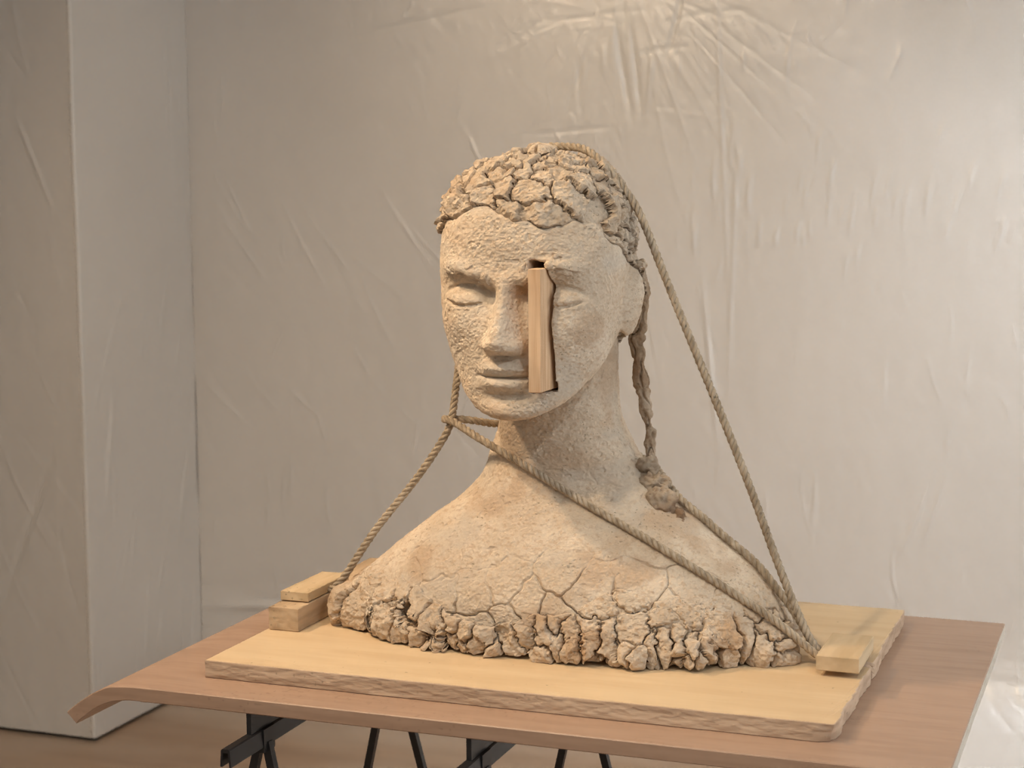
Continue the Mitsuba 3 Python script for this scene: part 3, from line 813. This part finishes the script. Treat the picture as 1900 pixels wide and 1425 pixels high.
crust_cells(hm, hair_size, 0.034, 28, 0.001, 0.0105, 0.0042, 301, 'clay_bust__hair__clay_flake', 'clay_crown', 0.008, relief=0.012, tilt=0.25, merge=0.38, keep=0.95)
tag('clay_bust__hair', 'cropped hair of cracked brownish clay flakes')
top_of_rim = np.interp(V0[:, 0], [0.20, 0.26, 0.33, 0.40, 0.47, 0.58, 0.66, 0.76, 0.85, 0.93, 1.0], [0.925, 0.915, 0.890, 0.868, 0.836, 0.834, 0.868, 0.895, 0.885, 0.900, 0.905]) + 0.05 * (fbm(V0 * 15, 3, 16) - 0.5)
browline = 0.2200 + 0.026 * sstep(0.012, 0.085, np.abs(Xh)) - 0.010 * sstep(0.085, 0.125, np.abs(Xh)) + 0.010
brow_margin = np.minimum(0.0105 + 0.006 * (Xh > 0) - np.abs(Zh - browline - 0.006 * (Xh > 0)), 0.040 - np.abs(np.abs(Xh) - 0.064)) + 0.012 * (fbm(V0 * 50, 2, 33) - 0.5)
brow_margin = np.where((OY - V0[:, 1] > 0.05) & ((Xh < SLOT[0] - 0.004) | (Xh > SLOT[1] + 0.004)), brow_margin, -1)
crust_cells(brow_margin, 0.017, 0.020, 45, 0.0008, 0.0042, 0.0030, 351, 'clay_bust__brow_crust', 'clay', 0.0035, relief=0.006, tilt=0.15, merge=0.35, keep=0.92)
rim_margin = np.where(V0[:, 2] > 0.7845, top_of_rim - V0[:, 2], -1)
crust_cells(rim_margin, lambda P: np.where(P[:, 1] < 0.45, 0.013 + 0.018 * noise(P * 14, 9) + 0.012 * sstep(0.46, 0.36, P[:, 0]) + 0.36 * np.clip(P[:, 2] - 0.815, 0, 0.07), 0.06), 0.036, 28, 0.000, 0.015, 0.0060, 401, 'clay_bust__clay_lump', 'clay_rim', 0.009,
            lift=lambda P: 0.10 + sstep(0.862 + 0.03 * sstep(0.4, 0.3, P[:, 0]), 0.800, P[:, 2]), keep=0.95, relief=0.012, tilt=0.26, merge=0.30, squash=0.62)


# the braid of clay hanging behind the ear, and the clod it ends in on the shoulder
def lumpy_tube(pts, rad, seed, amp, step=0.0028, n=44):
    pts, rad = np.array(pts, float), np.array(rad, float)
    s = np.r_[0, np.cumsum(np.linalg.norm(np.diff(pts, axis=0), axis=1))]
    cs, rs = CubicSpline(s, pts), PchipInterpolator(s, rad)
    t = np.linspace(0, s[-1], int(s[-1] / step))
    C, D = cs(t), cs(t, 1)
    D /= np.linalg.norm(D, axis=1, keepdims=True)
    A = np.cross(D, [0, 1, 0.1])
    A /= np.linalg.norm(A, axis=1, keepdims=True)
    B = np.cross(D, A)
    th = np.linspace(0, 2 * math.pi, n, endpoint=False)
    dirs = A[:, None] * np.cos(th)[None, :, None] + B[:, None] * np.sin(th)[None, :, None]
    P = C[:, None] + dirs * rs(t)[:, None, None]
    nz = fbm(P * 34, 3, seed) - 0.5 + 0.8 * (fbm(P * [70, 70, 40], 3, seed + 3) - 0.5)
    cr = np.abs(fbm(P * [55, 55, 22], 2, seed + 5) - 0.5)
    P = P + dirs * (amp * 2 * nz - amp * 0.9 * np.exp(-(cr / 0.035) ** 2))[..., None]
    P[0], P[-1] = C[0], C[-1]
    m = len(t)
    idx = np.arange(m * n).reshape(m, n)
    F = np.stack([idx[:-1], np.roll(idx, -1, 1)[:-1], np.roll(idx, -1, 1)[1:], idx[1:]], -1).reshape(-1, 4)
    return P.reshape(-1, 3), F[:, ::-1]


put('clay_bust__braid', lumpy_tube([(0.712, 0.515, 1.395), (0.711, 0.525, 1.345), (0.705, 0.530, 1.295), (0.706, 0.530, 1.254), (0.714, 0.52, 1.219), (0.725, 0.51, 1.174), (0.735, 0.5, 1.13), (0.742, 0.49, 1.086), (0.750, 0.472, 1.053), (0.765, 0.455, 1.022)],
                                   [0.010, 0.018, 0.017, 0.0125, 0.0115, 0.0105, 0.0095, 0.0105, 0.014, 0.012], 501, 0.0075), 'clay_braid', True, label='thin brown braid of clay hanging behind the ear')
for i, (p, rr) in enumerate((((0.752, 0.455, 1.035), 0.026), ((0.772, 0.435, 1.008), 0.024), ((0.800, 0.430, 0.985), 0.020), ((0.742, 0.468, 1.055), 0.018))):
    s = trimesh.creation.icosphere(4, rr)
    v = s.vertices
    d = v / rr
    v = v * [1.0, 0.9, 1.15] + np.array(p)
    v = v + d * (0.034 * (fbm(v * 45, 3, 520 + i) - 0.5) + 0.020 * (fbm(v * 110, 3, 540 + i) - 0.5))[:, None]
    put('clay_bust__braid__clod', (v, s.faces), 'clay_braid', True)

# ------------------------------------------------------------------ the slat set into the face
sx0, sx1 = OX + 0.0475, OX + 0.0665
tb, sd = slab_mesh([(sx0, OY - 0.198), (sx1, OY - 0.196), (sx1 + 0.003, OY - 0.10), (sx0, OY - 0.10)], OZ + 0.0585, OZ + 0.2515, 0.0008, 61, 0.0004, 0.004)
put('wooden_batten', trimesh.util.concatenate([tb, sd]), 'slat_wood', 30, 'narrow upright wooden batten stuck in the face of the clay bust', 'wood batten')


# ------------------------------------------------------------------ ropes
def rope(key, pts, label, seed, lay=0.034, ro=0.0034, rs=0.00365):
    pts = np.array(pts, float)
    s = np.r_[0, np.cumsum(np.linalg.norm(np.diff(pts, axis=0), axis=1) ** 0.75)]
    cs = CubicSpline(s, pts)
    t = np.linspace(0, s[-1], 4000)
    C = cs(t)
    L = np.r_[0, np.cumsum(np.linalg.norm(np.diff(C, axis=0), axis=1))]
    m = int(L[-1] / 0.0028)
    C = np.stack([np.interp(np.linspace(0, L[-1], m), L, C[:, i]) for i in range(3)], 1)
    l = np.linspace(0, L[-1], m)
    D = np.gradient(C, axis=0)
    D /= np.linalg.norm(D, axis=1, keepdims=True)
    A = np.zeros_like(C)
    a = np.cross(D[0], [0.3, 1, 0.2])
    for i in range(m):
        a = a - D[i] * np.dot(a, D[i])
        a /= np.linalg.norm(a)
        A[i] = a
    B = np.cross(D, A)
    for j in range(3):
        ph = 2 * math.pi * (l / lay + j / 3)
        Cj = C + ro * (A * np.cos(ph)[:, None] + B * np.sin(ph)[:, None])
        Dj = np.gradient(Cj, axis=0)
        Dj /= np.linalg.norm(Dj, axis=1, keepdims=True)
        Aj = np.cross(Dj, D)
        Aj /= np.linalg.norm(Aj, axis=1, keepdims=True) + 1e-12
        Bj = np.cross(Dj, Aj)
        n = 10
        th = np.linspace(0, 2 * math.pi, n, endpoint=False)
        # fibres wind the other way round inside each strand
        rr = rs * (1 + 0.06 * np.cos(5 * th[None, :] + (l / 0.011 * 2 * math.pi)[:, None]) + 0.10 * (noise(np.c_[l * 160, l * 0 + j, l * 0], seed) - 0.5)[:, None])
        P = Cj[:, None] + rr[..., None] * (Aj[:, None] * np.cos(th)[None, :, None] + Bj[:, None] * np.sin(th)[None, :, None])
        idx = np.arange(m * n).reshape(m, n)
        F = np.stack([idx[:-1], np.roll(idx, -1, 1)[:-1], np.roll(idx, -1, 1)[1:], idx[1:]], -1).reshape(-1, 4)
        cap0 = [[idx[0, 0], idx[0, i + 1], idx[0, i]] for i in range(1, n - 1)]
        cap1 = [[idx[-1, 0], idx[-1, i], idx[-1, i + 1]] for i in range(1, n - 1)]
        F = np.vstack([F[:, [0, 1, 2]], F[:, [0, 2, 3]], cap0, cap1])
        mm = trimesh.Trimesh(P.reshape(-1, 3), F, process=False)
        put(key + '__strand', mm, 'rope_fibre', True)
    tag(key, label, 'rope')


solid = cKDTree(np.vstack([V1]))


def lay_on(pts, r=0.0072):
    """push rope points out of the clay along its normals"""
    out = []
    for p in np.array(pts, float):
        d, i = solid.query(p)
        n = BN[i]
        gap = np.dot(p - V1[i], n)
        out.append(p + n * (r - gap) if gap < r else p)
    return out


rope_a = [(0.125, 0.425, 0.8206), (0.165, 0.415, 0.8215), (0.185, 0.412, 0.830), (0.221, 0.415, 0.875), (0.267, 0.42, 0.942), (0.314, 0.43, 1.001), (0.354, 0.437, 1.054), (0.380, 0.442, 1.094), (0.394, 0.447, 1.122), (0.3965, 0.465, 1.167), (0.392, 0.495, 1.223),
          (0.385, 0.525, 1.30), (0.400, 0.550, 1.40), (0.445, 0.53, 1.50), (0.505, 0.485, 1.575)]
head_top = [(0.565, 0.46, 1.597), (0.606, 0.45, 1.5975), (0.650, 0.43, 1.590), (0.674, 0.42, 1.574), (0.69, 0.42, 1.558), (0.714, 0.43, 1.526), (0.733, 0.44, 1.493)]
rope_a += head_top + [(0.765, 0.437, 1.422), (0.845, 0.425, 1.242), (0.939, 0.405, 1.031), (0.995, 0.392, 0.897), (1.030, 0.385, 0.825), (1.050, 0.380, 0.797), (1.075, 0.376, 0.7865), (1.10, 0.372, 0.7862)]
rope('rope', rope_a, 'twisted fibre rope running from the wooden beam over the crown of the bust', 601)
chest = [(0.5183, 0.3940, 1.0870), (0.5825, 0.3762, 1.0593), (0.6807, 0.3612, 1.0118), (0.776, 0.3472, 0.9691), (0.8668, 0.3408, 0.9224), (0.9505, 0.3540, 0.8705)]
rope_b = [(1.10, 0.352, 0.7862), (1.078, 0.356, 0.7868), (1.050, 0.366, 0.797), (1.003, 0.361, 0.8345)] + lay_on(chest[::-1]) + [(0.450, 0.410, 1.1165), (0.415, 0.427, 1.1300), (0.398, 0.4335, 1.1345), (0.386, 0.445, 1.134), (0.394, 0.459, 1.1325), (0.421, 0.474, 1.130), (0.449, 0.5, 1.122)]
back = [(0.475, 0.560, 1.116), (0.52, 0.612, 1.11), (0.58, 0.625, 1.10), (0.65, 0.600, 1.08), (0.72, 0.545, 1.050)]
shoulder = [(0.760, 0.495, 1.03), (0.800, 0.463, 1.006), (0.836, 0.452, 0.982), (0.875, 0.446, 0.955), (0.932, 0.436, 0.919), (0.969, 0.425, 0.889)]
rope_b += lay_on(back + shoulder, 0.008) + [(1.009, 0.410, 0.845), (1.045, 0.395, 0.799), (1.07, 0.392, 0.7866), (1.10, 0.392, 0.7862)]
rope('rope_001', rope_b, 'twisted fibre rope slanting across the chest of the bust and round its neck', 602)
print('objects', len(scene))
